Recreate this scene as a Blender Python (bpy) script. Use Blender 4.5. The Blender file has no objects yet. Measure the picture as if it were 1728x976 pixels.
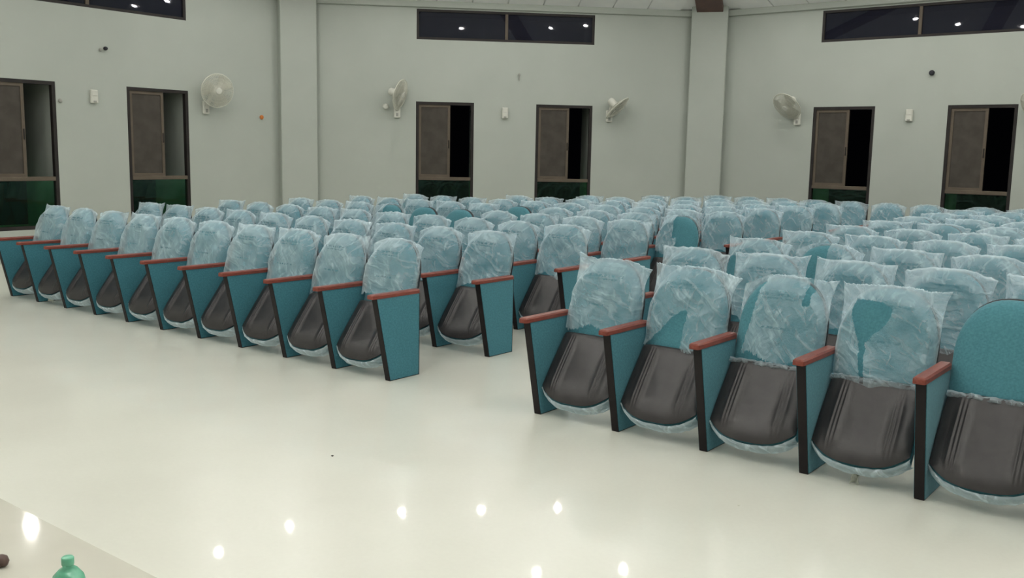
import bpy, math, random
from mathutils import Vector, Matrix, noise

# ------------------------------------------------------------------ camera
F_PX, YAW, PITCH, ROLL = 1619.66, 0.66268, 0.14098, 0.018786
CAM = Vector((4.6436, -4.5539, 1.5656))
scene = bpy.context.scene
col = scene.collection
_R = Vector((math.cos(YAW), math.sin(YAW), 0))
_F = Vector((-math.sin(YAW), math.cos(YAW), 0))
_Z = Vector((0, 0, 1))
_F2 = _F * math.cos(PITCH) - _Z * math.sin(PITCH)
_U2 = _Z * math.cos(PITCH) + _F * math.sin(PITCH)
_c, _s = math.cos(ROLL), math.sin(ROLL)
_X = _R * _c + _U2 * _s
_Y = _U2 * _c - _R * _s
cam_data = bpy.data.cameras.new('camera')
cam_data.sensor_width = 36.0
cam_data.lens = F_PX / 1728 * 36.0
cam_data.clip_end = 200
cam = bpy.data.objects.new('camera', cam_data)
col.objects.link(cam)
m = Matrix.Identity(4)
for i in range(3):
    m[i][0], m[i][1], m[i][2], m[i][3] = _X[i], _Y[i], -_F2[i], CAM[i]
cam.matrix_world = m
scene.camera = cam

# ------------------------------------------------------------------ night outside, exposure
world = bpy.data.worlds.new('night')
scene.world = world
world.use_nodes = True
world.node_tree.nodes['Background'].inputs[0].default_value = (0.010, 0.011, 0.016, 1)
world.node_tree.nodes['Background'].inputs[1].default_value = 0.012
scene.view_settings.view_transform = 'Standard'
scene.view_settings.look = 'None'
scene.view_settings.exposure = 2.0
scene.view_settings.gamma = 1.0
scene.view_settings.use_curve_mapping = False
scene.cycles.transparent_max_bounces = 40
scene.cycles.max_bounces = 10
LAMP = 90.0            # radiance of each downlight lens
LAMP_COL = (1.0, 0.985, 0.93)

# ------------------------------------------------------------------ materials
def newmat(name):
    mt = bpy.data.materials.new(name); mt.use_nodes = True
    nt = mt.node_tree; nt.nodes.clear()
    out = nt.nodes.new('ShaderNodeOutputMaterial')
    return mt, nt, out

def N(nt, kind, **kw):
    n = nt.nodes.new(kind)
    for k, v in kw.items():
        if k.startswith('i_'):
            n.inputs[k[2:].replace('_', ' ')].default_value = v
        else:
            setattr(n, k, v)
    return n

def mat(name, c, rough=0.5, c2=None, nscale=8.0, bump=0.0, bscale=60.0, spec=0.5, metal=0.0, stretch=None, detail=4.0, coat=0.0):
    mt, nt, out = newmat(name)
    b = N(nt, 'ShaderNodeBsdfPrincipled')
    b.inputs['Base Color'].default_value = (*c, 1)
    b.inputs['Roughness'].default_value = rough
    b.inputs['Specular IOR Level'].default_value = spec
    b.inputs['Metallic'].default_value = metal
    b.inputs['Coat Weight'].default_value = coat
    tc = N(nt, 'ShaderNodeTexCoord')
    src = tc.outputs['Object']
    if stretch:
        mp = N(nt, 'ShaderNodeMapping'); mp.inputs['Scale'].default_value = stretch
        nt.links.new(src, mp.inputs[0]); src = mp.outputs[0]
    if c2:
        nz = N(nt, 'ShaderNodeTexNoise'); nz.inputs['Scale'].default_value = nscale; nz.inputs['Detail'].default_value = detail
        nt.links.new(src, nz.inputs['Vector'])
        rp = N(nt, 'ShaderNodeValToRGB')
        rp.color_ramp.elements[0].position = .35; rp.color_ramp.elements[1].position = .65
        rp.color_ramp.elements[0].color = (*c, 1); rp.color_ramp.elements[1].color = (*c2, 1)
        nt.links.new(nz.outputs['Fac'], rp.inputs[0]); nt.links.new(rp.outputs[0], b.inputs['Base Color'])
    if bump:
        nb = N(nt, 'ShaderNodeTexNoise'); nb.inputs['Scale'].default_value = bscale; nb.inputs['Detail'].default_value = 3
        nt.links.new(src, nb.inputs['Vector'])
        bp = N(nt, 'ShaderNodeBump'); bp.inputs['Strength'].default_value = bump; bp.inputs['Distance'].default_value = .01
        nt.links.new(nb.outputs['Fac'], bp.inputs['Height']); nt.links.new(bp.outputs[0], b.inputs['Normal'])
    nt.links.new(b.outputs[0], out.inputs[0])
    return mt

def weave_mat(name, c, c2, scale):
    mt, nt, out = newmat(name)
    b = N(nt, 'ShaderNodeBsdfPrincipled'); b.inputs['Roughness'].default_value = .85
    b.inputs['Specular IOR Level'].default_value = .2
    b.inputs['Sheen Weight'].default_value = .15
    tc = N(nt, 'ShaderNodeTexCoord')
    w1 = N(nt, 'ShaderNodeTexWave'); w1.bands_direction = 'Z'; w1.inputs['Scale'].default_value = scale; w1.inputs['Distortion'].default_value = .6; w1.inputs['Detail'].default_value = 2
    w2 = N(nt, 'ShaderNodeTexNoise'); w2.inputs['Scale'].default_value = 90; w2.inputs['Detail'].default_value = 4
    nt.links.new(tc.outputs['Object'], w1.inputs['Vector']); nt.links.new(tc.outputs['Object'], w2.inputs['Vector'])
    ad = N(nt, 'ShaderNodeMath', operation='MULTIPLY_ADD'); ad.inputs[1].default_value = .3; 
    nt.links.new(w1.outputs['Fac'], ad.inputs[0]); nt.links.new(w2.outputs['Fac'], ad.inputs[2])
    rp = N(nt, 'ShaderNodeValToRGB'); rp.color_ramp.elements[0].position = .4; rp.color_ramp.elements[1].position = .9
    rp.color_ramp.elements[0].color = (*c, 1); rp.color_ramp.elements[1].color = (*c2, 1)
    nt.links.new(ad.outputs[0], rp.inputs[0]); nt.links.new(rp.outputs[0], b.inputs['Base Color'])
    bp = N(nt, 'ShaderNodeBump'); bp.inputs['Strength'].default_value = .25; bp.inputs['Distance'].default_value = .004
    nt.links.new(ad.outputs[0], bp.inputs['Height']); nt.links.new(bp.outputs[0], b.inputs['Normal'])
    nt.links.new(b.outputs[0], out.inputs[0])
    return mt

def film_mat(name, base_op, vary, tint, prints=False):
    # thin crumpled polythene: partly see-through, whiter along its folds and where it is seen edge-on
    mt, nt, out = newmat(name)
    L = nt.links.new
    tc = N(nt, 'ShaderNodeTexCoord'); oi = N(nt, 'ShaderNodeObjectInfo')
    def creases(ang, spread, off, scl, lo, hi):
        an = N(nt, 'ShaderNodeMath', operation='MULTIPLY_ADD'); an.inputs[1].default_value = spread; an.inputs[2].default_value = ang
        L(oi.outputs['Random'], an.inputs[0])
        vr = N(nt, 'ShaderNodeVectorRotate'); vr.rotation_type = 'Y_AXIS'; vr.inputs['Center'].default_value = (0, 0, .7)
        wob = N(nt, 'ShaderNodeTexNoise'); wob.inputs['Scale'].default_value = 6; wob.inputs['Detail'].default_value = 2
        L(tc.outputs['Object'], wob.inputs['Vector'])
        wa = N(nt, 'ShaderNodeVectorMath', operation='MULTIPLY_ADD'); wa.inputs[1].default_value = (.10, .10, .10)
        L(wob.outputs['Color'], wa.inputs[0]); L(tc.outputs['Object'], wa.inputs[2])
        L(wa.outputs[0], vr.inputs['Vector']); L(an.outputs[0], vr.inputs['Angle'])
        mp = N(nt, 'ShaderNodeMapping'); mp.inputs['Scale'].default_value = scl
        L(vr.outputs[0], mp.inputs[0])
        sh = N(nt, 'ShaderNodeMath', operation='MULTIPLY_ADD'); sh.inputs[1].default_value = 53.0; sh.inputs[2].default_value = off
        L(oi.outputs['Random'], sh.inputs[0])
        ad = N(nt, 'ShaderNodeVectorMath', operation='ADD'); L(mp.outputs[0], ad.inputs[0]); L(sh.outputs[0], ad.inputs[1])
        nz = N(nt, 'ShaderNodeTexNoise'); nz.inputs['Scale'].default_value = 1; nz.inputs['Detail'].default_value = 3; nz.inputs['Roughness'].default_value = .5
        L(ad.outputs[0], nz.inputs['Vector'])
        mr = N(nt, 'ShaderNodeMapRange'); mr.inputs['From Min'].default_value = lo; mr.inputs['From Max'].default_value = hi
        L(nz.outputs['Fac'], mr.inputs['Value'])
        return nz.outputs['Fac'], mr.outputs[0]
    h1, c1 = creases(.45, 1.0, 0, (34, 8, 5.0), .55, .67)
    h2, c2 = creases(-.75, 1.2, 17, (30, 8, 6.5), .57, .69)
    def add(a, b, ka=1.0, kb=1.0):
        m1 = N(nt, 'ShaderNodeMath', operation='MULTIPLY'); m1.inputs[1].default_value = ka; L(a, m1.inputs[0])
        m2 = N(nt, 'ShaderNodeMath', operation='MULTIPLY_ADD'); m2.inputs[1].default_value = kb; L(b, m2.inputs[0]); L(m1.outputs[0], m2.inputs[2])
        return m2.outputs[0]
    big = N(nt, 'ShaderNodeTexNoise'); big.inputs['Scale'].default_value = 5.5; big.inputs['Detail'].default_value = 3
    bo = N(nt, 'ShaderNodeVectorMath', operation='ADD'); L(tc.outputs['Object'], bo.inputs[0])
    bs = N(nt, 'ShaderNodeMath', operation='MULTIPLY'); bs.inputs[1].default_value = 91; L(oi.outputs['Random'], bs.inputs[0]); L(bs.outputs[0], bo.inputs[1])
    L(bo.outputs[0], big.inputs['Vector'])
    lw = N(nt, 'ShaderNodeLayerWeight'); lw.inputs['Blend'].default_value = .30
    f = add(c1, c2, vary, vary)
    f = add(f, lw.outputs['Facing'], 1, .40)
    f = add(f, big.outputs['Fac'], 1, .45)
    fb = N(nt, 'ShaderNodeMath', operation='ADD'); fb.inputs[1].default_value = base_op - .225; fb.use_clamp = True
    L(f, fb.inputs[0])
    bp = N(nt, 'ShaderNodeBump'); bp.inputs['Strength'].default_value = .85; bp.inputs['Distance'].default_value = .018
    L(add(h1, h2), bp.inputs['Height'])
    tr = N(nt, 'ShaderNodeBsdfTransparent'); tr.inputs[0].default_value = (.93, .97, 1, 1)
    df = N(nt, 'ShaderNodeBsdfDiffuse'); df.inputs[0].default_value = (*tint, 1)
    tl = N(nt, 'ShaderNodeBsdfTranslucent'); tl.inputs[0].default_value = (*tint, 1)
    if prints:
        # two faint illegible grey lines of print across the front of the film
        sp = N(nt, 'ShaderNodeSeparateXYZ'); L(tc.outputs['Object'], sp.inputs[0])
        def band(z, hz, hx):
            a = N(nt, 'ShaderNodeMath', operation='COMPARE'); a.inputs[1].default_value = z; a.inputs[2].default_value = hz; L(sp.outputs['Z'], a.inputs[0])
            b = N(nt, 'ShaderNodeMath', operation='COMPARE'); b.inputs[1].default_value = 0; b.inputs[2].default_value = hx; L(sp.outputs['X'], b.inputs[0])
            c = N(nt, 'ShaderNodeMath', operation='MULTIPLY'); L(a.outputs[0], c.inputs[0]); L(b.outputs[0], c.inputs[1])
            return c.outputs[0]
        bands = add(add(band(.845, .008, .13), band(.825, .005, .10)), band(.672, .006, .085))
        wv = N(nt, 'ShaderNodeTexNoise'); wv.inputs['Scale'].default_value = 60; L(bo.outputs[0], wv.inputs['Vector'])
        mr = N(nt, 'ShaderNodeMapRange'); mr.inputs['From Min'].default_value = .42; mr.inputs['From Max'].default_value = .58; mr.inputs['To Max'].default_value = .75; L(wv.outputs['Fac'], mr.inputs['Value'])
        pk = N(nt, 'ShaderNodeMath', operation='MULTIPLY'); L(bands, pk.inputs[0]); L(mr.outputs[0], pk.inputs[1])
        mx = N(nt, 'ShaderNodeMix'); mx.data_type = 'RGBA'; mx.inputs['A'].default_value = (*tint, 1); mx.inputs['B'].default_value = (.10, .15, .18, 1)
        L(pk.outputs[0], mx.inputs['Factor']); L(mx.outputs['Result'], df.inputs[0]); L(mx.outputs['Result'], tl.inputs[0])
    gl = N(nt, 'ShaderNodeBsdfGlossy'); gl.inputs['Roughness'].default_value = .30; gl.inputs[0].default_value = (.9, .95, 1, 1)
    for n_ in (df, gl, tl): L(bp.outputs[0], n_.inputs['Normal'])
    x1 = N(nt, 'ShaderNodeMixShader'); x1.inputs[0].default_value = .35
    L(df.outputs[0], x1.inputs[1]); L(tl.outputs[0], x1.inputs[2])
    x2 = N(nt, 'ShaderNodeMixShader'); x2.inputs[0].default_value = .14
    L(x1.outputs[0], x2.inputs[1]); L(gl.outputs[0], x2.inputs[2])
    x3 = N(nt, 'ShaderNodeMixShader')
    L(fb.outputs[0], x3.inputs[0]); L(tr.outputs[0], x3.inputs[1]); L(x2.outputs[0], x3.inputs[2])
    L(x3.outputs[0], out.inputs[0])
    return mt

def glass_mat(name, tint, ior=1.45, rough=.02, veil=0.0, veil_col=(.1, .1, .1)):
    mt, nt, out = newmat(name)
    tr = N(nt, 'ShaderNodeBsdfTransparent'); tr.inputs[0].default_value = (*tint, 1)
    df = N(nt, 'ShaderNodeBsdfDiffuse'); df.inputs[0].default_value = (*veil_col, 1)
    gl = N(nt, 'ShaderNodeBsdfGlossy'); gl.inputs['Roughness'].default_value = rough
    fr = N(nt, 'ShaderNodeFresnel'); fr.inputs[0].default_value = ior
    d = N(nt, 'ShaderNodeMixShader'); d.inputs[0].default_value = veil
    nt.links.new(tr.outputs[0], d.inputs[1]); nt.links.new(df.outputs[0], d.inputs[2])
    x = N(nt, 'ShaderNodeMixShader')
    nt.links.new(fr.outputs[0], x.inputs[0]); nt.links.new(d.outputs[0], x.inputs[1]); nt.links.new(gl.outputs[0], x.inputs[2])
    nt.links.new(x.outputs[0], out.inputs[0])
    return mt

def emit_mat(name, c, s):
    mt, nt, out = newmat(name)
    e = N(nt, 'ShaderNodeEmission'); e.inputs[0].default_value = (*c, 1); e.inputs[1].default_value = s
    nt.links.new(e.outputs[0], out.inputs[0])
    return mt

def floor_mat():
    mt, nt, out = newmat('polished_floor')
    b = N(nt, 'ShaderNodeBsdfPrincipled')
    tc = N(nt, 'ShaderNodeTexCoord')
    n1 = N(nt, 'ShaderNodeTexNoise'); n1.inputs['Scale'].default_value = 1.3; n1.inputs['Detail'].default_value = 6
    n2 = N(nt, 'ShaderNodeTexNoise'); n2.inputs['Scale'].default_value = 45; n2.inputs['Detail'].default_value = 3
    nt.links.new(tc.outputs['Object'], n1.inputs['Vector']); nt.links.new(tc.outputs['Object'], n2.inputs['Vector'])
    mx = N(nt, 'ShaderNodeMath', operation='MULTIPLY_ADD'); mx.inputs[1].default_value = .3
    nt.links.new(n2.outputs['Fac'], mx.inputs[0]); nt.links.new(n1.outputs['Fac'], mx.inputs[2])
    rp = N(nt, 'ShaderNodeValToRGB'); rp.color_ramp.elements[0].position = .4; rp.color_ramp.elements[1].position = .85
    rp.color_ramp.elements[0].color = (.650, .652, .575, 1); rp.color_ramp.elements[1].color = (.715, .716, .640, 1)
    nt.links.new(mx.outputs[0], rp.inputs[0]); nt.links.new(rp.outputs[0], b.inputs['Base Color'])
    rr = N(nt, 'ShaderNodeMapRange'); rr.inputs['To Min'].default_value = .026; rr.inputs['To Max'].default_value = .034
    nt.links.new(n1.outputs['Fac'], rr.inputs['Value']); nt.links.new(rr.outputs[0], b.inputs['Coat Roughness'])
    b.inputs['Specular IOR Level'].default_value = .5; b.inputs['Roughness'].default_value = .28
    b.inputs['Coat Weight'].default_value = .35
    nt.links.new(b.outputs[0], out.inputs[0])
    return mt

M = {}
M['wall'] = mat('wall_paint', (.39, .418, .377), .7, (.408, .436, .395), 1.5, .08, 120)
M['ceiling'] = mat('ceiling_tile', (.84, .85, .86), .75, (.88, .88, .88), 3, .05, 90)
M['floor'] = floor_mat()
M['stage'] = mat('stage_stone', (.56, .545, .47), .05, (.61, .595, .52), 3)
M['beam'] = mat('brown_beam', (.085, .040, .034), .5, (.11, .052, .042), 6, .1, 30)
M['frame'] = mat('dark_aluminium', (.018, .015, .015), .5, (.026, .022, .020), 5, spec=.25)
M['transom'] = mat('bronze_aluminium', (.10, .08, .060), .5, (.12, .096, .072), 5, spec=.25)
M['mesh'] = mat('dusty_screen', (.058, .051, .043), .7, (.075, .066, .057), 6, .2, 400, spec=.15)
M['lower_glass'] = glass_mat('green_glass', (.42, .78, .52), veil=.06, veil_col=(.08, .13, .10))
M['upper_glass'] = glass_mat('dark_glass', (.16, .19, .26), ior=1.40, rough=.012, veil=.14, veil_col=(.085, .092, .15))  # bluish diffuse layer stands in for reflected ceiling and night-sky glow
M['fabric'] = weave_mat('teal_fabric', (.052, .172, .212), (.080, .240, .285), 55)
M['panel_fabric'] = weave_mat('teal_panel_fabric', (.034, .145, .190), (.060, .215, .265), 70)
M['board'] = mat('black_laminate', (.010, .008, .010), .55, (.014, .011, .012), 8, spec=.2)
M['wood'] = mat('red_brown_wood', (.16, .038, .027), .38, (.22, .056, .038), 14, stretch=(6, 1, 6), spec=.35)
M['shell'] = mat('black_plastic', (.025, .0215, .0230), .38, (.034, .030, .031), 10, .16, 11, spec=.5)
M['back_shell'] = mat('black_back_plastic', (.022, .024, .028), .4, spec=.5)
M['film'] = film_mat('plastic_film', .21, .15, (.80, .93, .98), True)
M['seat_film'] = film_mat('seat_plastic_film', .52, .30, (.78, .90, .96))
M['white_plastic'] = mat('white_plastic', (.58, .58, .52), .4, (.60, .60, .54), 5)
M['grey_plastic'] = mat('grey_plastic', (.30, .30, .27), .4)
M['cage'] = mat('fan_cage_wire', (.62, .62, .53), .4, (.64, .64, .56), 5)
M['blade'] = mat('fan_blade', (.50, .50, .42), .35, (.52, .52, .45), 5)
M['dark'] = mat('dark_rubber', (.012, .012, .02), .6)
M['orange'] = mat('orange_plastic', (.55, .17, .03), .5)
M['lens'] = emit_mat('downlight_lens', LAMP_COL, LAMP)
M['rim'] = mat('downlight_rim', (.7, .7, .7), .4)
M['green_bottle'] = mat('green_bottle_plastic', (.09, .38, .23), .25, (.20, .56, .38), 18, .35, 26, spec=.6)
M['brown'] = mat('brown_lump', (.10, .06, .05), .6)
M['scrap'] = mat('folded_film', (.50, .52, .46), .5, (.60, .62, .57), 25)
M['bit'] = mat('floor_bit', (.05, .045, .04), .8)
M['pale_bit'] = mat('pale_bit', (.7, .69, .62), .8)

# ------------------------------------------------------------------ helpers
def mesh(name, verts, faces, material=None, smooth=False):
    me = bpy.data.meshes.new(name)
    me.from_pydata([tuple(v) for v in verts], [], faces)
    me.validate()
    if material: me.materials.append(material)
    if smooth:
        me.polygons.foreach_set('use_smooth', [True] * len(me.polygons))
    me.update()
    return me

def link(name, me, parent=None, loc=None, rotz=None):
    o = bpy.data.objects.new(name, me)
    col.objects.link(o)
    if parent: o.parent = parent
    if loc is not None: o.location = loc
    if rotz is not None: o.rotation_euler = (0, 0, rotz)
    return o

def thing(name, label, cat, loc=(0, 0, 0), rotz=0, group=None):
    o = link(name, None, None, loc, rotz)
    o.empty_display_size = .1
    o['label'] = label; o['category'] = cat
    if group: o['group'] = group
    return o

def tag(o, label, cat, group=None):
    o['label'] = label; o['category'] = cat
    if group: o['group'] = group
    return o

class MB:
    def __init__(self): self.v, self.f = [], []
    def add(self, vs, fs):
        n = len(self.v); self.v += [Vector(v) for v in vs]
        self.f += [tuple(i + n for i in f) for f in fs]; return self
    def box(self, a, b):
        x0, y0, z0 = a; x1, y1, z1 = b
        vs = [(x0,y0,z0),(x1,y0,z0),(x1,y1,z0),(x0,y1,z0),(x0,y0,z1),(x1,y0,z1),(x1,y1,z1),(x0,y1,z1)]
        return self.add(vs, [(3,2,1,0),(4,5,6,7),(0,1,5,4),(1,2,6,5),(2,3,7,6),(3,0,4,7)])
    def bevel_box(self, a, b, r):
        # box with chamfered edges along all twelve edges
        x0, y0, z0 = a; x1, y1, z1 = b
        rings = []
        for z, q in ((z0, r), (z0 + r, 0), (z1 - r, 0), (z1, r)):
            rings.append([(x0+r+q, y0+q, z), (x1-r-q, y0+q, z), (x1-q, y0+r+q, z), (x1-q, y1-r-q, z),
                          (x1-r-q, y1-q, z), (x0+r+q, y1-q, z), (x0+q, y1-r-q, z), (x0+q, y0+r+q, z)])
        vs = [v for ring in rings for v in ring]
        fs = [tuple(range(7, -1, -1)), tuple(range(24, 32))]
        for k in range(3):
            for i in range(8):
                j = (i + 1) % 8
                fs.append((k*8+i, k*8+j, k*8+8+j, k*8+8+i))
        return self.add(vs, fs)
    def tube(self, pts, r, n=8, closed=False, cap=True):
        pts = [Vector(p) for p in pts]; L = len(pts); rings = []
        up = None
        for i, p in enumerate(pts):
            a = pts[(i - 1) % L] if (closed or i > 0) else p
            b = pts[(i + 1) % L] if (closed or i < L - 1) else p
            d = (b - a).normalized()
            if up is None:
                up = Vector((0, 0, 1)) if abs(d.z) < .9 else Vector((1, 0, 0))
            s = d.cross(up).normalized(); up = s.cross(d).normalized()
            rad = r[i] if isinstance(r, (list, tuple)) else r
            rings.append([p + (s * math.cos(2*math.pi*k/n) + up * math.sin(2*math.pi*k/n)) * rad for k in range(n)])
        vs = [v for g in rings for v in g]; fs = []
        for i in range(L if closed else L - 1):
            a, b = i * n, ((i + 1) % L) * n
            for k in range(n):
                kk = (k + 1) % n
                fs.append((a + k, a + kk, b + kk, b + k))
        if cap and not closed:
            fs.append(tuple(range(n - 1, -1, -1))); fs.append(tuple((L-1)*n + k for k in range(n)))
        return self.add(vs, fs)
    def lathe(self, prof, n=20, axis=None, origin=(0, 0, 0), cap=True):
        # prof: (radius, height) pairs around AXIS
        ax = Vector(axis or (0, 0, 1)).normalized(); o = Vector(origin)
        t = Vector((0, 0, 1)) if abs(ax.z) < .9 else Vector((1, 0, 0))
        s = ax.cross(t).normalized(); u = s.cross(ax).normalized()
        vs = []
        for r, h in prof:
            for k in range(n):
                a = 2*math.pi*k/n
                vs.append(o + ax*h + (s*math.cos(a) + u*math.sin(a))*max(r, 1e-4))
        fs = []
        for i in range(len(prof) - 1):
            for k in range(n):
                kk = (k+1) % n
                fs.append((i*n+k, i*n+kk, (i+1)*n+kk, (i+1)*n+k))
        if cap: fs.append(tuple(range(n-1, -1, -1))); fs.append(tuple((len(prof)-1)*n + k for k in range(n)))
        return self.add(vs, fs)
    def mesh(self, name, material, smooth=False): return mesh(name, self.v, self.f, material, smooth)
    def build(self, name, material, parent=None, loc=None, rotz=None, smooth=False):
        return link(name, self.mesh(name, material, smooth), parent, loc, rotz)

def smooth_by_angle(me, deg=35):
    try:
        me.polygons.foreach_set('use_smooth', [True] * len(me.polygons))
        me.set_sharp_from_angle(angle=math.radians(deg))
    except Exception:
        pass
    return me

def structure(o):
    o['kind'] = 'structure'; return o

# ------------------------------------------------------------------ hall: regular octagon
OC = Vector((.30, 2.453, 0)); OR = 8.571; HALF = OR * math.tan(math.pi / 8)
ZW, SLOPE, THICK = 4.055, .30, .95
NAMES = {'west': (1, 0), 'northwest': (.7071068, -.7071068), 'north': (0, -1), 'northeast': (-.7071068, -.7071068),
         'east': (-1, 0), 'southeast': (-.7071068, .7071068), 'south': (0, 1), 'southwest': (.7071068, .7071068)}
class Wall:
    def __init__(self, side):
        n = NAMES[side]; self.n = Vector((n[0], n[1], 0))
        self.t = Vector((-n[1], n[0], 0))             # to the right as seen from inside
        self.c = OC - self.n * OR
        self.rot = math.atan2(self.t.y, self.t.x)      # local x = along wall, local -y = into the room
    def P(self, t, z, d=0): return self.c + self.t * t + self.n * d + Vector((0, 0, z))
WALLS = {k: Wall(k) for k in NAMES}

octo = [OC + Vector((math.cos(a), math.sin(a), 0)) * (OR / math.cos(math.pi/8)) for a in [math.pi/8 + k*math.pi/4 for k in range(8)]]
big = [OC + Vector((math.cos(a), math.sin(a), 0)) * ((OR + THICK) / math.cos(math.pi/8)) for a in [math.pi/8 + k*math.pi/4 for k in range(8)]]
# floor slab
vs = [(p.x, p.y, 0) for p in big] + [(p.x, p.y, -.2) for p in big]
structure(link('floor', mesh('floor', vs, [tuple(range(8)), tuple(range(15, 7, -1))] + [(i+8, (i+1)%8+8, (i+1)%8, i) for i in range(8)], M['floor'])))

# window layout per wall: tall openings and one clerestory strip, in wall coordinates
LAY = {'west': ([(-1.50, -.482), (.545, 1.540)], (-1.50, 1.541)),
       'northwest': ([(-1.532, -.547), (.524, 1.508)], (-1.527, 1.508)),
       'north': ([(-1.634, -.643), (.434, 1.390)], (-1.572, 1.45))}
for k in NAMES:
    LAY.setdefault(k, ([], None))
ZS, ZT, ZTR, ZU0, ZU1 = .43, 2.398, 1.105, 3.424, 3.92

def wall_mesh(side):
    tall, up = LAY[side]
    # local: x along wall, y = depth (0 = inner face, + = outside), z
    holes = [(a, b, ZS, ZT) for a, b in tall] + ([(up[0], up[1], ZU0, ZU1)] if up else [])
    xs = sorted({-HALF, HALF, *[h[0] for h in holes], *[h[1] for h in holes]})
    zs = sorted({-.0, ZW + .25, *[h[2] for h in holes], *[h[3] for h in holes]})
    inside = lambda x, z: any(h[0] < x < h[1] and h[2] < z < h[3] for h in holes)
    g = MB()
    ext = THICK * math.tan(math.pi/8)
    def bx(x): return x + (ext if x >= HALF - 1e-6 else -ext if x <= -HALF + 1e-6 else 0)
    for i in range(len(xs)-1):
        for j in range(len(zs)-1):
            x0, x1, z0, z1 = xs[i], xs[i+1], zs[j], zs[j+1]
            if inside((x0+x1)/2, (z0+z1)/2): continue
            g.add([(x0,0,z0),(x1,0,z0),(x1,0,z1),(x0,0,z1)], [(0,1,2,3)])
            g.add([(bx(x0),THICK,z0),(bx(x1),THICK,z0),(bx(x1),THICK,z1),(bx(x0),THICK,z1)], [(3,2,1,0)])
    for a, b, z0, z1 in holes:
        D = THICK
        g.add([(a,0,z0),(a,D,z0),(a,D,z1),(a,0,z1)], [(0,1,2,3)])
        g.add([(b,0,z0),(b,D,z0),(b,D,z1),(b,0,z1)], [(3,2,1,0)])
        g.add([(a,0,z0),(b,0,z0),(b,D,z0),(a,D,z0)], [(0,1,2,3)])
        g.add([(a,0,z1),(b,0,z1),(b,D,z1),(a,D,z1)], [(3,2,1,0)])
    return g.mesh('wall_' + side, M['wall'])
for side in NAMES:
    w = WALLS[side]
    structure(link('wall_' + side, wall_mesh(side), None, w.c, w.rot))

# windows: frames stand just inside the opening (local y > 0 is into the wall)
wn = 0
for side in ('west', 'northwest', 'north'):
    w = WALLS[side]
    for (a, b) in LAY[side][0]:
        wn += 1
        root = structure(link('window_%d' % wn, None, None, w.P((a+b)/2, 0), w.rot))
        h = (b - a) / 2; f = .048; y0, y1 = .004, .075
        g = MB()
        g.box((-h, y0, ZS), (-h+f, y1, ZT)); g.box((h-f, y0, ZS), (h, y1, ZT))
        g.box((-h+f, y0, ZT-f), (h-f, y1, ZT)); g.box((-h+f, y0, ZS), (h-f, y1, ZS+f))
        g.build('window_frame', M['frame'], root)
        MB().bevel_box((-h+f, -.006, ZTR-.028), (h-f, y1, ZTR+.028), .006).build('transom', M['transom'], root)
        # sliding sash pushed across; the other half of the upper opening stands open
        x0, x1 = -h + f, -h + f + (2*h - 2*f) * .60
        z0, z1 = ZTR + .028, ZT - f
        s = .042; g = MB()
        g.box((x0, .018, z0), (x0+s, .045, z1)); g.box((x1-s, .018, z0), (x1, .045, z1))
        g.box((x0+s, .018, z0), (x1-s, .045, z0+s)); g.box((x0+s, .018, z1-s), (x1-s, .045, z1))
        sash = g.build('sash', M['transom'], root)
        MB().box((x0+s, .028, z0+s), (x1-s, .034, z1-s)).build('sash_screen', M['mesh'], sash)
        MB().bevel_box((x1-.03, .006, 1.62), (x1-.012, .018, 1.76), .004).build('sash_pull', M['frame'], sash)
        MB().box((-h+f, .034, ZS+f), (h-f, .040, ZTR-.028)).build('lower_pane', M['lower_glass'], root)
    a, b = LAY[side][1]
    wn += 1
    root = structure(link('window_%d' % wn, None, None, w.P((a+b)/2, 0), w.rot))
    h = (b - a) / 2; f = .04; g = MB()
    g.box((-h, .004, ZU0), (-h+f, .07, ZU1)); g.box((h-f, .004, ZU0), (h, .07, ZU1))
    g.box((-h+f, .004, ZU1-f), (h-f, .07, ZU1)); g.box((-h+f, .004, ZU0), (h-f, .07, ZU0+f))
    g.build('window_frame', M['frame'], root)
    MB().box((-.022, .0, ZU0+f), (.022, .07, ZU1-f)).build('mullion', M['transom'], root)
    for x0, x1 in ((-h+f, -.022), (.022, h-f)):
        MB().box((x0, .030, ZU0+f), (x1, .036, ZU1-f)).build('upper_pane', M['upper_glass'], root)

# corner columns (pilasters) and hip beams
for k in range(8):
    a = math.pi/8 + k*math.pi/4
    d = Vector((math.cos(a), math.sin(a), 0)); p = OC + d * (OR / math.cos(math.pi/8))
    ang = math.atan2(d.y, d.x)
    g = MB(); g.bevel_box((-.285, -.305, 0), (.30, .305, ZW + .1), .012)
    o = g.build('corner_column', M['wall'], None, p, ang); structure(o)
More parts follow.
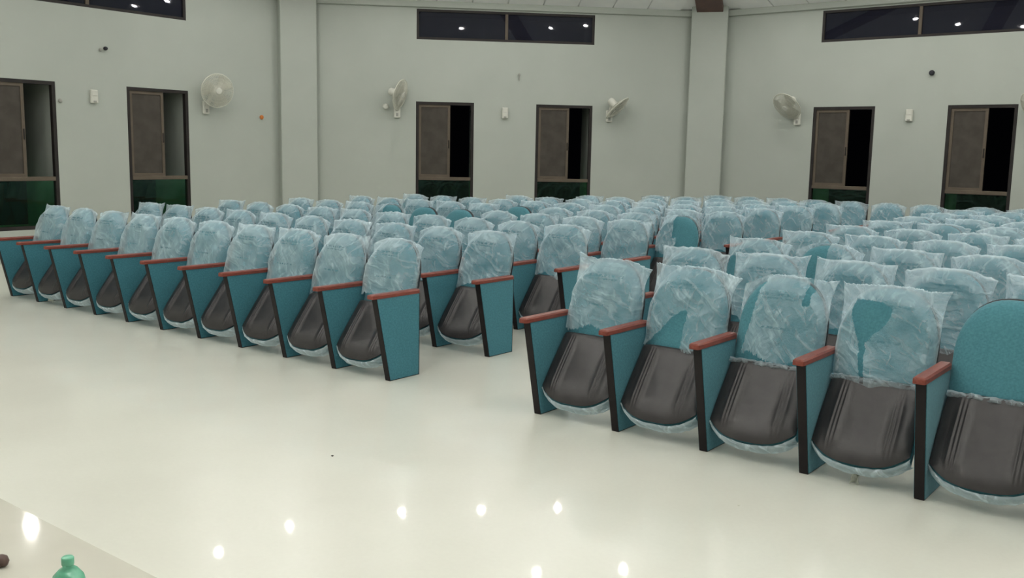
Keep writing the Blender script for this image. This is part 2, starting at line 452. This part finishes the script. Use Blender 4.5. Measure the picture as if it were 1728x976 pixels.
# ceiling: eight sloping fields, the three in view laid with separate tiles near the wall
apex = OC + Vector((0, 0, ZW + SLOPE * OR))
vs = [(p.x, p.y, ZW) for p in octo] + [tuple(apex)] + [(p.x, p.y, ZW + .3) for p in big] + [(apex.x, apex.y, apex.z + .3)]
fs = [(i, 8, (i+1) % 8) for i in range(8)] + [(i+9, (i+1) % 8+9, 17) for i in range(8)] + [(i, (i+1)%8, (i+1)%8+9, i+9) for i in range(8)]
ceil = structure(link('ceiling', mesh('ceiling', vs, fs, M['ceiling'])))
nrm = lambda w: Vector((-w.n.x*SLOPE, -w.n.y*SLOPE, 1)).normalized()
TS = .60
tile_me = MB().bevel_box((.010, .010, -.022), (TS-.010, TS-.010, .0), .003).mesh('ceiling_tile', M['ceiling'])
for side in ('west', 'northwest', 'north', 'northeast'):
    w = WALLS[side]
    slope_dir = Vector((w.n.x, w.n.y, SLOPE)).normalized()
    up = w.t.cross(slope_dir).normalized()
    if up.z < 0: up = -up
    for row in range(3):
        lim = HALF - row * TS * .4 - .34
        i0 = -int(lim / TS) - 1
        for i in range(i0, -i0 + 1):
            t0 = i * TS
            if t0 < -lim or t0 + TS > lim: continue
            base = w.P(t0, ZW) + slope_dir * (row * TS + .012)
            o = link('ceiling_tile', tile_me, ceil)
            mm = Matrix.Identity(4)
            for r in range(3):
                mm[r][0], mm[r][1], mm[r][2], mm[r][3] = w.t[r], slope_dir[r], up[r], base[r]
            o.matrix_world = mm
for k in range(8):
    a = math.pi/8 + k*math.pi/4
    d = Vector((math.cos(a), math.sin(a), 0)); rr = OR / math.cos(math.pi/8)
    hs = SLOPE * math.cos(math.pi/8); side = Vector((-d.y, d.x, 0))
    g = MB(); L0, L1 = .14, rr - .25
    pts = []
    for L in (L0, L1):
        base = OC + d * (rr - L)
        for sx, dz in ((-.22, -.13), (.22, -.13), (.22, .12), (-.22, .12)):
            q = base + side * sx + Vector((0, 0, ZW + hs * L + dz)); pts.append(q)
    g.add(pts, [(0,1,2,3), (7,6,5,4), (0,4,5,1), (1,5,6,2), (2,6,7,3), (3,7,4,0)])
    structure(g.build('ceiling_beam', M['beam']))
tn = 0
for side in NAMES:
    w = WALLS[side]; tn += 1
    g = MB(); g.bevel_box((-HALF+.3, -.055, 3.945), (HALF-.3, .0, ZW-.004), .01)
    structure(g.build('trim_%d' % tn, M['wall'], None, w.c, w.rot))

# stage: raised floor under the camera
HS, YS = .62, -3.445
poly = []
P8 = octo
for i in range(8):
    A, B = P8[i], P8[(i+1) % 8]
    if A.y <= YS: poly.append((A.x, A.y))
    if (A.y <= YS) != (B.y <= YS):
        u = (YS - A.y) / (B.y - A.y); poly.append((A.x + (B.x-A.x)*u, YS))
n = len(poly)
vs = [(x, y, HS) for x, y in poly] + [(x, y, 0.0) for x, y in poly]
structure(link('floor_stage', mesh('floor_stage', vs, [tuple(range(n)), tuple(range(2*n-1, n-1, -1))] + [(i+n, (i+1)%n+n, (i+1)%n, i) for i in range(n)], M['stage'])))

# ------------------------------------------------------------------ downlights
def zc(x, y):
    d = min((Vector((x, y, 0)) - w.c).dot(w.n) for w in WALLS.values())
    return ZW + SLOPE * d
rim_me = smooth_by_angle(MB().lathe([(.100, -.020), (.112, -.022), (.118, -.012), (.118, .0), (.064, .0), (.064, -.008), (.100, -.020)], 20, cap=False).mesh('rim', M['rim']))
lens_me = MB().lathe([(.004, -.028), (.028, -.026), (.046, -.019), (.055, -.008), (.055, -.002)], 12).mesh('lens', M['lens'])
LP = []
R1 = {'west': (-1.66, 1.04, 2.36), 'northwest': (-1.763, -.44, .868)}
R2 = {'northwest': (.295, 1.667), 'west': (0, 1.37)}
for side, w in WALLS.items():
    for t in R1.get(side, (-1.97, -.66, .66, 1.97)): LP.append(w.P(t, 0, 1.2))
    for t in R2.get(side, (-1.37, 0, 1.37)): LP.append(w.P(t, 0, 2.7))
LP += [Vector(p) for p in ((3.56, -.67, 0), (4.65, .41, 0), (4.82, 1.75, 0), (4.84, 2.97, 0), (-3.80, .47, 0), (-3.14, -.41, 0), (-2.35, -1.51, 0), (-.93, -2.40, 0),
                            (.5, -2.35, 0), (2.0, -2.2, 0), (-4.2, 2.4, 0), (-4.1, 3.9, 0), (-3.1, 5.2, 0), (-2.0, 6.4, 0), (.3, 6.9, 0), (2.2, 6.5, 0), (3.9, 5.0, 0))]
LP += [OC + Vector((math.cos(k*math.pi/3), math.sin(k*math.pi/3), 0)) * 2.6 for k in range(6)]
for p in LP:
    t = thing('downlight', 'round recessed downlight seen only as a bright glint in floor and glass', 'light', (p.x, p.y, zc(p.x, p.y) - .012), 0, 'ceiling downlights')
    wl = min(WALLS.values(), key=lambda w_: (p - w_.c).dot(w_.n))      # the fitting lies flat in its sloping ceiling field
    t.rotation_euler = Vector((0, 0, 1)).rotation_difference(nrm(wl)).to_euler()
    link('rim', rim_me, t); link('lens', lens_me, t)

# ------------------------------------------------------------------ auditorium chairs
S = .55
def lerp(a, b, t): return a + (b - a) * t
# side panel: profile in y (depth) and z
PROF = [(0.0, 0.0), (-.128, .582), (.292, .582), (.288, 0.0)]
XB0, XB1 = -.283, -.238
def prism(prof, x0, x1):
    n = len(prof)
    vs = [(x0, y, z) for y, z in prof] + [(x1, y, z) for y, z in prof]
    return vs, [tuple(range(n)), tuple(range(2*n-1, n-1, -1))] + [(i+n, (i+1)%n+n, (i+1)%n, i) for i in range(n)]
def inset(prof, dl, dr, dt, db):
    (ay, az), (by, bz), (cy, cz), (dy, dz) = prof
    f = lambda z: lerp(ay, by, z / bz)
    r = lambda z: lerp(dy, cy, z / cz)
    return [(f(db) + dl, db), (f(bz-dt) + dl, bz-dt), (r(bz-dt) - dr, bz-dt), (r(db) - dr, db)]
board_me = MB().add(*prism(PROF, XB0, XB1)).mesh('side_panel', M['board'])
pf = inset(PROF, .005, .010, .0, .006)
cloth_l_me = MB().add(*prism(pf, XB0 - .003, XB0 + .002)).mesh('fabric_panel', M['panel_fabric'])
cloth_r_me = MB().add(*prism(pf, XB1 - .002, XB1 + .003)).mesh('fabric_panel', M['panel_fabric'])
g = MB()
ax0, ax1 = XB0 - .008, XB1 + .008
rings = []
for y, sh, zt in ((-.172, .012, -.004), (-.166, .004, 0), (-.15, 0, 0), (.27, 0, 0), (.286, .004, 0), (.29, .010, -.003)):
    z0, z1 = .582, .611 + zt
    rings.append([(ax0+sh, y, z0), (ax1-sh, y, z0), (ax1-sh, y, z1-.008), (ax1-sh-.008, y, z1), (ax0+sh+.008, y, z1), (ax0+sh, y, z1-.008)])
vs = [v for r_ in rings for v in r_]; fs = [tuple(range(5, -1, -1)), tuple(range(len(vs)-6, len(vs)))]
for i in range(len(rings)-1):
    for k in range(6):
        kk = (k+1) % 6; fs.append((i*6+k, i*6+kk, i*6+6+kk, i*6+6+k))
arm_me = smooth_by_angle(MB().add(vs, fs).mesh('armrest', M['wood']), 40)

# tipped-up seat: black shell with two bands of three ribs, fabric cushion behind it
T0, B0 = Vector((0, .232, .474)), Vector((0, -.042, .110))
SN = Vector((0, -.799, .602))
def seat_outline(u, v, k=.20, W=.233):
    L = 1 - k * abs(u) ** 3.0
    t = v * L
    return u * W * (0.965 + .035 * min(1, t / .5)), t
def shell_mesh():
    us = [-1, -.985, -.95, -.88, -.80]
    rb = (.52, .60, .68)
    inner = []
    for c_ in rb:
        inner += [c_ - .030, c_ - .012, c_ + .012, c_ + .030]
    us += [-x for x in sorted(inner, reverse=True)] + [-.35, -.18, 0, .18, .35] + sorted(inner) + [.80, .88, .95, .985, 1]
    vs_ = [0, .03, .08, .18, .3, .42, .54, .66, .76, .84, .90, .95, .98, 1.0]
    P = []
    for v in vs_:
        for u in us:
            x, t = seat_outline(u, v)
            p = T0.lerp(B0, t); p.x = x
            b = .026 * (1 - abs(u) ** 7) ** .8 * (1 - max(0, (v - .72) / .28) ** 2.4 * .80) + .006
            b *= (1 - .25 * (1 - min(1, v / .03)))
            if .12 < v < .85:
                for c_ in rb:
                    if abs(abs(u) - c_) < .02: b += .0045
            P.append(p + SN * b)
    nu, nv = len(us), len(vs_)
    F = [(j*nu+i, (j+1)*nu+i, (j+1)*nu+i+1, j*nu+i+1) for j in range(nv-1) for i in range(nu-1)]
    # close the rear with a flat sheet
    bd = [i for i in range(nu)] + [j*nu+nu-1 for j in range(1, nv)] + [(nv-1)*nu+i for i in range(nu-2, -1, -1)] + [j*nu for j in range(nv-2, 0, -1)]
    base = len(P)
    for i in bd: P.append(P[i] - SN * (.004 + (P[i] - T0).dot(SN) * 0 ) + Vector((0, .012, 0)))
    m_ = len(bd)
    F += [(bd[i], bd[(i+1) % m_], base+(i+1) % m_, base+i) for i in range(m_)]
    F.append(tuple(range(base, base+m_)))
    return smooth_by_angle(mesh('seat_shell', P, F, M['shell']), 50)
shell_me = shell_mesh()
def slab(name, scale_u, ext, off, thick, material, top=.02, n=16):
    # padded slab behind the shell with the same outline, EXT longer
    P = []; us = [math.sin((i/(n) - .5) * math.pi) for i in range(n+1)]; vs_ = [k/10 for k in range(11)]
    for s in (0, 1):
        for v in vs_:
            for u in us:
                x, t = seat_outline(u, v); t = t * (1 + ext) + top * (1 - v)
                e = max(abs(u), 2*abs(v-.5)) ** 6
                p = T0.lerp(B0, t) ; p.x = x * scale_u
                d = off + (thick if s else 0) * 1
                d += (1 if not s else -1) * e * thick * .28
                P.append(p - SN * d)
    nu = n+1; K = nu * 11
    F = []
    for j in range(10):
        for i in range(n):
            a = j*nu+i
            F.append((a, a+nu, a+nu+1, a+1)); F.append((K+a, K+a+1, K+a+nu+1, K+a+nu))
    bd = [i for i in range(nu)] + [j*nu+nu-1 for j in range(1, 11)] + [10*nu+i for i in range(nu-2, -1, -1)] + [j*nu for j in range(9, 0, -1)]
    m_ = len(bd)
    F += [(bd[i], K+bd[i], K+bd[(i+1)%m_], bd[(i+1)%m_]) for i in range(m_)]
    return smooth_by_angle(mesh(name, P, F, material), 60)
cushion_me = slab('seat_cushion', 1.0, .034, .012, .070, M['fabric'])
rng = random.Random(5)
def seat_film_mesh(seed):
    # thin film gathered round the lower rim of the cushion
    r = random.Random(seed); n = 26; P = []
    for i in range(n+1):
        u = math.sin((i/n - .5) * math.pi)
        x, t = seat_outline(u, 1.0)
        for k in range(5):
            tt = t * (1.0, 1.018, 1.036, 1.042, 1.02)[k] + (.006, .008, .010, .008, -.01)[k] + r.uniform(-.005, .007)
            d = (.004, .000, .012, .055, .095)[k] + r.uniform(-.003, .003)
            p = T0.lerp(B0, tt); p.x = x * 1.02
            P.append(p - SN * d)
    F = [(i*5+k, i*5+k+1, i*5+5+k+1, i*5+5+k) for i in range(n) for k in range(4)]
    return mesh('seat_film', P, F, M['seat_film'], True)
def hem_mesh(seed):
    # ruffled edge of the film between the top of the shell and the backrest
    r = random.Random(seed); n = 26; Q = []
    for i in range(n+1):
        x = (-1 + 2*i/n) * .226; w_ = r.uniform(.0, .010)
        for dz, dy in ((-.022, .0), (w_ - .006, -.030), (.012 + w_, -.012), (.004, .02)):
            Q.append((x, T0.y + dy + r.uniform(-.006, .006) - .015, T0.z + dz))
    return mesh('film_hem', Q, [(i*4+k, i*4+k+1, i*4+4+k+1, i*4+4+k) for i in range(n) for k in range(3)], M['film'], True)
def scrap_mesh(seed, x0, w_, z1):
    r = random.Random(seed); Q = []
    for i in range(7):
        for k in range(6):
            Q.append((x0 + (i/6-.5)*w_*(1 - .3*k/5) + r.uniform(-.006, .006), .02 + .02*math.sin(i*1.3+k) + r.uniform(-.004, .004), lerp(.088, z1, k/5) + r.uniform(-.003, .003)))
    return mesh('film_scrap', Q, [(i*6+k, i*6+k+1, i*6+6+k+1, i*6+6+k) for i in range(6) for k in range(5)], M['scrap'], True)
seat_films = [seat_film_mesh(s_) for s_ in (1, 2, 3)]
hems = [hem_mesh(s_) for s_ in (4, 5, 6)]
scrap_short = scrap_mesh(9, -.01, .055, .004)
scrap_wide = scrap_mesh(11, .0, .15, .03)

# backrest pad
def back_y(z): return .232 + (z - .44) * .255
WB = .237
def back_top(u): return .655 + .268 * max(0, 1 - abs(u) ** 2.5) ** (1/2.0)
def pad(name, y_off, thick, grow, bulge, material):
    n, k = 22, 18
    us = [math.sin((i/n - .5) * math.pi) for i in range(n+1)]; P = []
    for s in (0, 1):
        for j in range(k+1):
            v = j / k
            for u in us:
                top = back_top(u) + grow
                z = lerp(.425, top, v); x = u * (WB + grow)
                ev = max(0, (v - .6) / .4) ** 5; eu = abs(u) ** 5; e = max(ev, eu, max(0, (.12 - v) / .12) ** 3)
                y = back_y(z) + y_off
                if s == 0: y += bulge * (-.6 * (1 - u*u) * (1 - v*v*.6) ) + thick * .42 * e
                else: y += thick - thick * .30 * e
                P.append((x, y, z))
    nu = n+1; K = nu*(k+1); F = []
    for j in range(k):
        for i in range(n):
            a = j*nu+i
            F.append((a, a+1, a+nu+1, a+nu)); F.append((K+a, K+a+nu, K+a+nu+1, K+a+1))
    bd = [i for i in range(nu)] + [j*nu+nu-1 for j in range(1, k+1)] + [k*nu+i for i in range(nu-2, -1, -1)] + [j*nu for j in range(k-1, 0, -1)]
    m_ = len(bd)
    F += [(bd[i], K+bd[i], K+bd[(i+1)%m_], bd[(i+1)%m_]) for i in range(m_)]
    return smooth_by_angle(mesh(name, P, F, material), 60)
back_me = pad('backrest', 0, .075, 0, .03, M['fabric'])
back_shell_me = pad('back_shell', .066, .022, .004, 0, M['back_shell'])

# plastic bag drawn over the backrest
def bag_mesh(seed, hole=None, zlow=.505, ears=None, dens=26, hem=.02):
    r = random.Random(seed)
    eL = (r.uniform(.252, .272), r.uniform(-.045, .028)); eR = (r.uniform(.252, .272), r.uniform(-.045, .028))
    if ears: eL, eR = ears
    ridges = []
    for _ in range(11):
        a = r.uniform(0, math.pi); ridges.append((math.cos(a), math.sin(a), r.uniform(22, 60), r.uniform(0, 6.3), r.uniform(.0015, .0045)))
    ox, oz = r.uniform(-50, 50), r.uniform(-50, 50)
    def wrinkle(x, z):
        s = 0
        for ca, sa, f_, ph, am in ridges:
            s += am * (1 - abs(math.sin((x*ca + z*sa) * f_ * .5 + ph)))
        s += .014 * noise.noise(Vector((x*7+ox, z*5+oz, seed)))
        return s
    nu, nv = dens, dens
    P = []; G = {}
    def idx(s, i, j):
        # front and back sheets are welded along the sides and the top
        if s == 1 and (i in (0, nu) or j == nv): s = 0
        return G[(s, i, j)]
    hemj = [r.uniform(-hem, hem) for _ in range(nu+1)]
    lowL, lowR = r.uniform(-.03, .03), r.uniform(-.03, .03)
    for s in (0, 1):
        for i in range(nu+1):
            u = -1 + 2*i/nu
            ear = eL if u < 0 else eR
            au = abs(u)
            # top edge: follows the pad in the middle, runs out straight to the loose corner
            ztop_mid = .940 - .030 * au ** 2
            ztop = lerp(ztop_mid, .925 + ear[1], max(0, (au - .45) / .55) ** 1.4)
            ztop += .006 * noise.noise(Vector((u*6+ox, seed, 3)))+ r.uniform(-.003, .003)
            zb = zlow + hemj[i] * .5 + lerp(lowL, lowR, (u+1)/2) + .02 * math.sin(u*5 + seed)
            for j in range(nv+1):
                if s == 1 and (i in (0, nu) or j == nv): continue
                v = j / nv; z = lerp(zb, ztop, v)
                wdt = lerp(.245, ear[0], max(0, (v - .72) / .28) ** 2.2)
                wdt += .006 * noise.noise(Vector((z*9+ox, (1 if u > 0 else -1) * 4, seed)))
                x = u * wdt
                zz = min(z, .93)
                yf = back_y(zz) - .022 - .016 * max(0, 1 - u*u) ; yb = back_y(zz) + .096
                ymid = back_y(zz) + .045
                # how far the point is beyond the pad outline
                topu = back_top(max(-1, min(1, x / WB))) if abs(x) < WB else .655
                over = max(0, min(1, (z - (topu - .055)) / .075)); side = max(0, min(1, (au - .86) / .14))
                k = max(over ** 1.3, side ** 2)
                wv = max(0.0, wrinkle(x, z))
                if s == 0: y = lerp(yf - wv, ymid - wv * .8, k)
                else: y = lerp(yb + wv * .6, ymid, k)
                if i in (0, nu) or j == nv: y = ymid + .010 * noise.noise(Vector((x*12+ox, z*12, seed+9)))
                G[(s, i, j)] = len(P); P.append((x, y, z))
    F = []
    for s in (0, 1):
        for i in range(nu):
            for j in range(nv):
                q = [idx(s, i, j), idx(s, i+1, j), idx(s, i+1, j+1), idx(s, i, j+1)]
                if s == 0 and hole:
                    cx = sum(P[k][0] for k in q)/4; cz = sum(P[k][2] for k in q)/4
                    if hole(cx + .008*noise.noise(Vector((cx*30, cz*30, 1))), cz + .008*noise.noise(Vector((cx*30, cz*30, 7)))): continue
                F.append(tuple(q) if s == 0 else tuple(reversed(q)))
    return mesh('plastic_bag', P, F, M['film'], True)
bags = [bag_mesh(s) for s in range(1, 11)]
bag_tall_ear = bag_mesh(21, None, .50, ((.252, .045), (.276, -.030)), 90)
bag_slit = bag_mesh(22, lambda x, z: z < .70 and -.015 - (.70-z)*.9 < x < .035 - (.70 - z) * .05 and z < .70 and x > -.02 - (.70-z)*1.0, .475, ((.262, .020), (.290, -.028)), 100)
bag_side_bare = bag_mesh(23, lambda x, z: x < -.105 + (.93 - z) * -.17 or (.125 < x < .158 and z > .80), .50, ((.24, -.05), (.278, .012)), 100)
def _torn(x, z):
    # an open tear: wide at mid height, running down to a thin slit
    if .66 < z < .865:
        t = (z - .66) / .205
        return -.170 + .05 * (1 - t) ** 2 < x < -.085 + .115 * math.sin(min(1, t * 1.15) * 1.57) - max(0, t - .85) * .35
    if .46 < z <= .66:
        t = (.66 - z) / .2
        return -.120 + .045 * t < x < -.085 + .030 * t
    return False
bag_torn = bag_mesh(24, _torn, .452, ((.260, .012), (.274, .010)), 110)
bag_half_right = bag_mesh(25, lambda x, z: x > (-.035 if z > .70 else .02), .53, ((.255, -.02), (.245, -.06)), 72)
bag_half_left = bag_mesh(26, lambda x, z: x < .02, .52, ((.25, -.05), (.272, -.05)), 72)
bag_low = bag_mesh(27, lambda x, z: z < .86 and x > -.06, .55, None, 36)
bag_corner = bag_mesh(28, lambda x, z: -.20 < x < .03 and z < .80 and x < -.155 + (z > .62) * .2 - (z<.8)*.0, .52, ((.255, .02), (.274, -.02)), 72)

ORD = ['', 'second', 'third', 'fourth', 'fifth', 'sixth', 'seventh', 'eighth', 'ninth', 'tenth']
ROWN = ['front', 'second', 'third', 'fourth', 'fifth', 'sixth', 'seventh', 'eighth', 'ninth', 'last']
rnd = random.Random(3)
ROW, A0, SR, YR0 = 1.0677, 1.2711, .5538, .0093
def side_board(parent, name='side_panel', dx=0):
    o = link(name, board_me, parent, (dx, 0, 0))
    link('fabric_panel', cloth_l_me, o); link('fabric_panel', cloth_r_me, o); link('armrest', arm_me, o)
    return o
def chair(x, y, label, group, bag, film, end=False, hem=None, scrap=None):
    # origin on the floor under the seat; the side panel on the aisle end is added to the end chair
    t = thing('auditorium_chair', label, 'chair', (x, y, 0), 0, group)
    side_board(t)
    if end: side_board(t, 'side_panel', S)
    link('backrest', back_me, t); link('back_shell', back_shell_me, t)
    link('seat_shell', shell_me, t)
    link('seat_cushion', cushion_me, t); 
    link('seat_film', film, t)
    if hem: link('film_hem', hem, t)
    if scrap: link('film_scrap', scrap, t)
    if bag: link('plastic_bag', bag, t)
    return t
def place(block, i, k):
    return 'at the aisle' if k == 0 else ORD[k] + ' from the aisle'
# wide block
SPECIAL_W = {(3, 4): None, (3, 5): None, (4, 4): None, (3, 6): bag_half_right, (4, 0): bag_half_right, (6, 1): bag_low, (7, 2): bag_low}
COUNT_W = [10]*6 + [8, 7, 6, 5]
for i, n_ in enumerate(COUNT_W):
    for k in range(n_):
        x = -S * (k + .5) + .008; y = i * ROW
        if (i, k) in SPECIAL_W: bag = SPECIAL_W[(i, k)]
        else: bag = bags[rnd.randrange(len(bags))]
        look = 'bare teal' if bag is None else 'half-unwrapped teal' if (i, k) in SPECIAL_W else 'film-wrapped teal'
        lab = '%s chair, %s, wide block %s row' % (look, place('w', i, k), ROWN[i])
        film = seat_films[rnd.randrange(3)]
        chair(x, y, lab, 'chairs of the wide block', bag, film, k == 0 and i < 9, None, scrap_wide if (i, k) == (0, 8) else None)
# last row carries on behind the aisle
for j in range(2):
    chair(S * (j + .5) + .008, 9 * ROW, 'film-wrapped teal chair closing the aisle at the back, %s' % ('next to the wide block' if j == 0 else 'next to the near block'),
          'chairs closing the aisle', bags[(3, 6)[j]], seat_films[0], j == 1)
# near block
COUNT_N = [5, 5, 5, 4, 4, 4, 3, 3, 3, 3]
SPECIAL_N = {(0, 0): bag_tall_ear, (0, 1): bag_slit, (0, 2): bag_side_bare, (0, 3): bag_torn, (0, 4): None, (2, 0): bag_corner, (2, 1): bag_half_left}
LOOK_N = {(0, 0): 'teal chair, film peaked', (0, 1): 'teal chair, film slit open below', (0, 2): 'teal chair, film half off',
          (0, 3): 'teal chair, big tear in film', (0, 4): 'bare teal chair without film', (2, 0): 'teal chair under film with an open flap', (2, 1): 'half-unwrapped teal chair'}
for i, n_ in enumerate(COUNT_N):
    for k in range(n_):
        x = A0 + SR * (k + .5) + .008; y = i * ROW + YR0
        bag = SPECIAL_N[(i, k)] if (i, k) in SPECIAL_N else bags[rnd.randrange(len(bags))]
        lab = '%s, %s, near block %s row' % (LOOK_N.get((i, k), 'film-wrapped teal chair'), place('n', i, k), ROWN[i])
        film = seat_films[rnd.randrange(3)]
        chair(x, y, lab, 'chairs of the near block', bag, film, k == n_ - 1, hems[k % 3] if i == 0 and k >= 2 else None, scrap_short if (i, k) == (0, 3) else None)

# ------------------------------------------------------------------ wall fans
def wall_fan(side, tb, zb, off, axis, label, rad=.250):
    # OFF: cage centre from the bracket in wall axes (along, out, up); AXIS: where the fan blows, same axes
    w = WALLS[side]
    base = w.P(tb, zb)
    root = thing('wall_fan', label, 'fan', base, w.rot, 'wall fans')
    V = lambda a, o, u: Vector((a, -o, u))
    ax = V(*axis).normalized(); c = V(*off)
    MB().bevel_box((-.055, -.045, -.10), (.055, 0, .10), .010).build('wall_bracket', M['white_plastic'], root)
    MB().bevel_box((-.018, -.047, -.075), (.022, -.043, -.02), .001).build('control_slot', M['grey_plastic'], root)
    mb = c - ax * .13
    g = MB(); g.tube([V(0, .03, .04), V(0, .075, .05), V(*(lerp(0, mb.x, .5), lerp(.085, -mb.y, .6), lerp(.08, mb.z, .6))), mb + Vector((0, 0, -.03)), mb], [.030, .030, .028, .026, .03], 10)
    g.build('fan_arm', M['white_plastic'], root, smooth=True)
    g = MB(); g.lathe([(.01, -.21), (.045, -.205), (.062, -.18), (.066, -.12), (.06, -.055), (.03, -.045)], 18, ax, c)
    smooth_by_angle(g.build('motor_housing', M['white_plastic'], root).data)
    g = MB()
    t = Vector((0, 0, 1)) if abs(ax.z) < .9 else Vector((1, 0, 0)); s_ = ax.cross(t).normalized(); u_ = s_.cross(ax).normalized()
    def ring(r_, h, tr):
        g.tube([c + ax*h + (s_*math.cos(2*math.pi*k/36) + u_*math.sin(2*math.pi*k/36))*r_ for k in range(36)], tr, 5, True)
    ring(rad, 0, .0075)
    dome = lambda q, sgn: sgn * .062 * (1 - (q) ** 2.4)
    for sgn in (1, -1):
        for q in (.92, .72, .5, .3): ring(rad*q, dome(q, sgn), .0022)
        for k in range(56):
            a = 2*math.pi*k/56; d = s_*math.cos(a) + u_*math.sin(a)
            g.tube([c + ax*dome(q, sgn) + d*rad*q for q in (.2, .5, .75, .92, 1.0)], .0028, 3, cap=False)
    g.build('cage', M['cage'], root, smooth=True)
    for k in range(3):
        g = MB(); P = []
        for i in range(6):
            q = .15 + .78*i/5; wd = .38 + .30*math.sin(q*2.6)
            for j in range(5):
                a = 2*math.pi*k/3 + (j/4 - .35)*wd*1.9
                P.append(c + (s_*math.cos(a) + u_*math.sin(a))*rad*q + ax*((j/4-.5)*.045))
        F = [(i*5+j, i*5+j+1, i*5+6+j, i*5+5+j) for i in range(5) for j in range(4)]
        g.add(P, F); g.add([p - ax*.003 for p in P], [tuple(reversed(f)) for f in F])
        g.build('blade', M['blade'], root, smooth=True)
    g = MB(); g.lathe([(.050, .045), (.052, .060), (.044, .070), (.01, .073)], 18, ax, c)
    smooth_by_angle(g.build('hub_badge', M['white_plastic'], root).data)
    return root
wall_fan('west', 1.827, 2.165, (.06, .24, .25), (-.20, .92, -.14), 'white wall fan beside the tall window, facing straight out')
wall_fan('northwest', -1.85, 2.215, (.05, .22, .28), (.93, .42, -.28), 'white wall fan by the corner column, turned sideways along the wall')
wall_fan('northwest', 1.80, 2.225, (.10, .20, .13), (.62, .30, -.72), 'white wall fan tipped steeply down beside the second corner column')
wall_fan('north', -1.89, 2.205, (-.10, .24, .20), (-.22, .72, -.62), 'white wall fan drooping down on the wall past the second column')
wall_fan('north', 1.74, 2.205, (-.10, .24, .12), (-.55, .55, -.5), 'white wall fan cut by the frame edge past the last window')

# ------------------------------------------------------------------ small things on the walls
for side, t, z, lab in (('west', .043, 2.229, 'white wall box between the two windows nearest the stage'.replace('nearest', 'toward')),
                        ('northwest', -.016, 2.238, 'white wall box under the upper window between two columns'),
                        ('north', -.113, 2.249, 'white wall box between windows behind the near block')):
    w = WALLS[side]
    root = thing('wall_box', lab, 'socket', w.P(t, z), w.rot, 'wall boxes')
    MB().bevel_box((-.052, -.050, -.092), (.052, 0, .092), .010).build('box_body', M['white_plastic'], root)
    MB().bevel_box((-.038, -.056, .010), (.038, -.048, .072), .003).build('cover_plate', M['white_plastic'], root)
    MB().bevel_box((-.022, -.057, -.082), (.022, -.049, -.058), .002).build('outlet_slot', M['grey_plastic'], root)
def stub(side, t, z, r, ln, m_, lab, cat='cable stub', nm='cable_stub'):
    w = WALLS[side]
    g = MB(); g.lathe([(r, .0), (r*1.05, ln*.5), (r*.8, ln*.9), (r*.3, ln)], 10, (0, -1, 0))
    tag(g.build(nm, m_, None, w.P(t, z), w.rot), lab, cat)
stub('west', .244, 2.896, .026, .05, M['dark'], 'dark cable stub on the wall above the wall box by the stage')
stub('west', .174, 2.873, .022, .03, M['grey_plastic'], 'small grey cap beside the dark cable stub', 'wall plug', 'wall_plug')
stub('west', -.427, 2.148, .028, .03, M['grey_plastic'], 'small grey cap just beside the first tall window', 'wall plug', 'wall_plug')
stub('west', 2.874, 2.06, .034, .03, M['orange'], 'small orange cap on the wall near the corner column', 'wall plug', 'wall_plug')
stub('north', .168, 2.882, .040, .05, M['dark'], 'dark round cable stub above the wall box behind the near block')
stub('northwest', -2.039, 2.299, .048, .05, M['white_plastic'], 'small round white rosette on the wall beside the sideways fan', 'rosette', 'wall_rosette')
w = WALLS['northwest']
g = MB(); g.lathe([(.022, 0), (.022, .03), (.01, .035)], 10, (0, -1, 0)); g.tube([(0, -.02, 0), (0, -.03, -.03), (.004, -.02, -.10)], .006, 6)
tag(g.build('cable_stub', M['grey_plastic'], None, w.P(.217, 2.89), w.rot), 'grey cable stub with a hanging tail under the upper window', 'cable stub')

# ------------------------------------------------------------------ small things on stage and floor
# squat green bottle on the stage corner
b = thing('green_bottle', 'small crumpled green plastic bottle standing on the stage edge', 'bottle', (2.96, -3.722, HS), .4)
g = MB(); prof = [(.020, 0), (.030, .004), (.032, .02), (.029, .05), (.032, .08), (.031, .110), (.030, .136), (.027, .150), (.018, .162), (.0105, .168), (.0105, .174)]
g.lathe(prof, 22)
for i, v in enumerate(g.v):
    q = noise.noise(v * 55) * .007; v.x += q; v.y -= q * .7
g.build('bottle_body', M['green_bottle'], b, smooth=True)
g = MB(); g.lathe([(.0105, .172), (.0112, .174), (.0112, .186), (.0095, .188)], 16); g.build('bottle_cap', M['green_bottle'], b, smooth=True)
g = MB(); g.lathe([(.004, 0), (.014, .004), (.017, .012), (.014, .022), (.006, .027)], 14)
tag(g.build('small_knob', M['brown'], None, (2.482, -3.637, HS), smooth=True), 'small round brown knob on the stage edge', 'knob')

for i, (x, y, r_, lab) in enumerate(((.99, -1.35, .008, 'tiny dark speck of grit on the open floor'), (2.9, -.62, .007, 'tiny pale crumb on the floor in front of the near block'))):
    g = MB(); g.lathe([(r_*.6, 0), (r_, r_*.25), (r_*.5, r_*.6), (r_*.1, r_*.7)], 7)
    tag(g.build('grit_speck', M['bit'] if i == 0 else M['pale_bit'], None, (x, y, 0)), lab, 'grit')
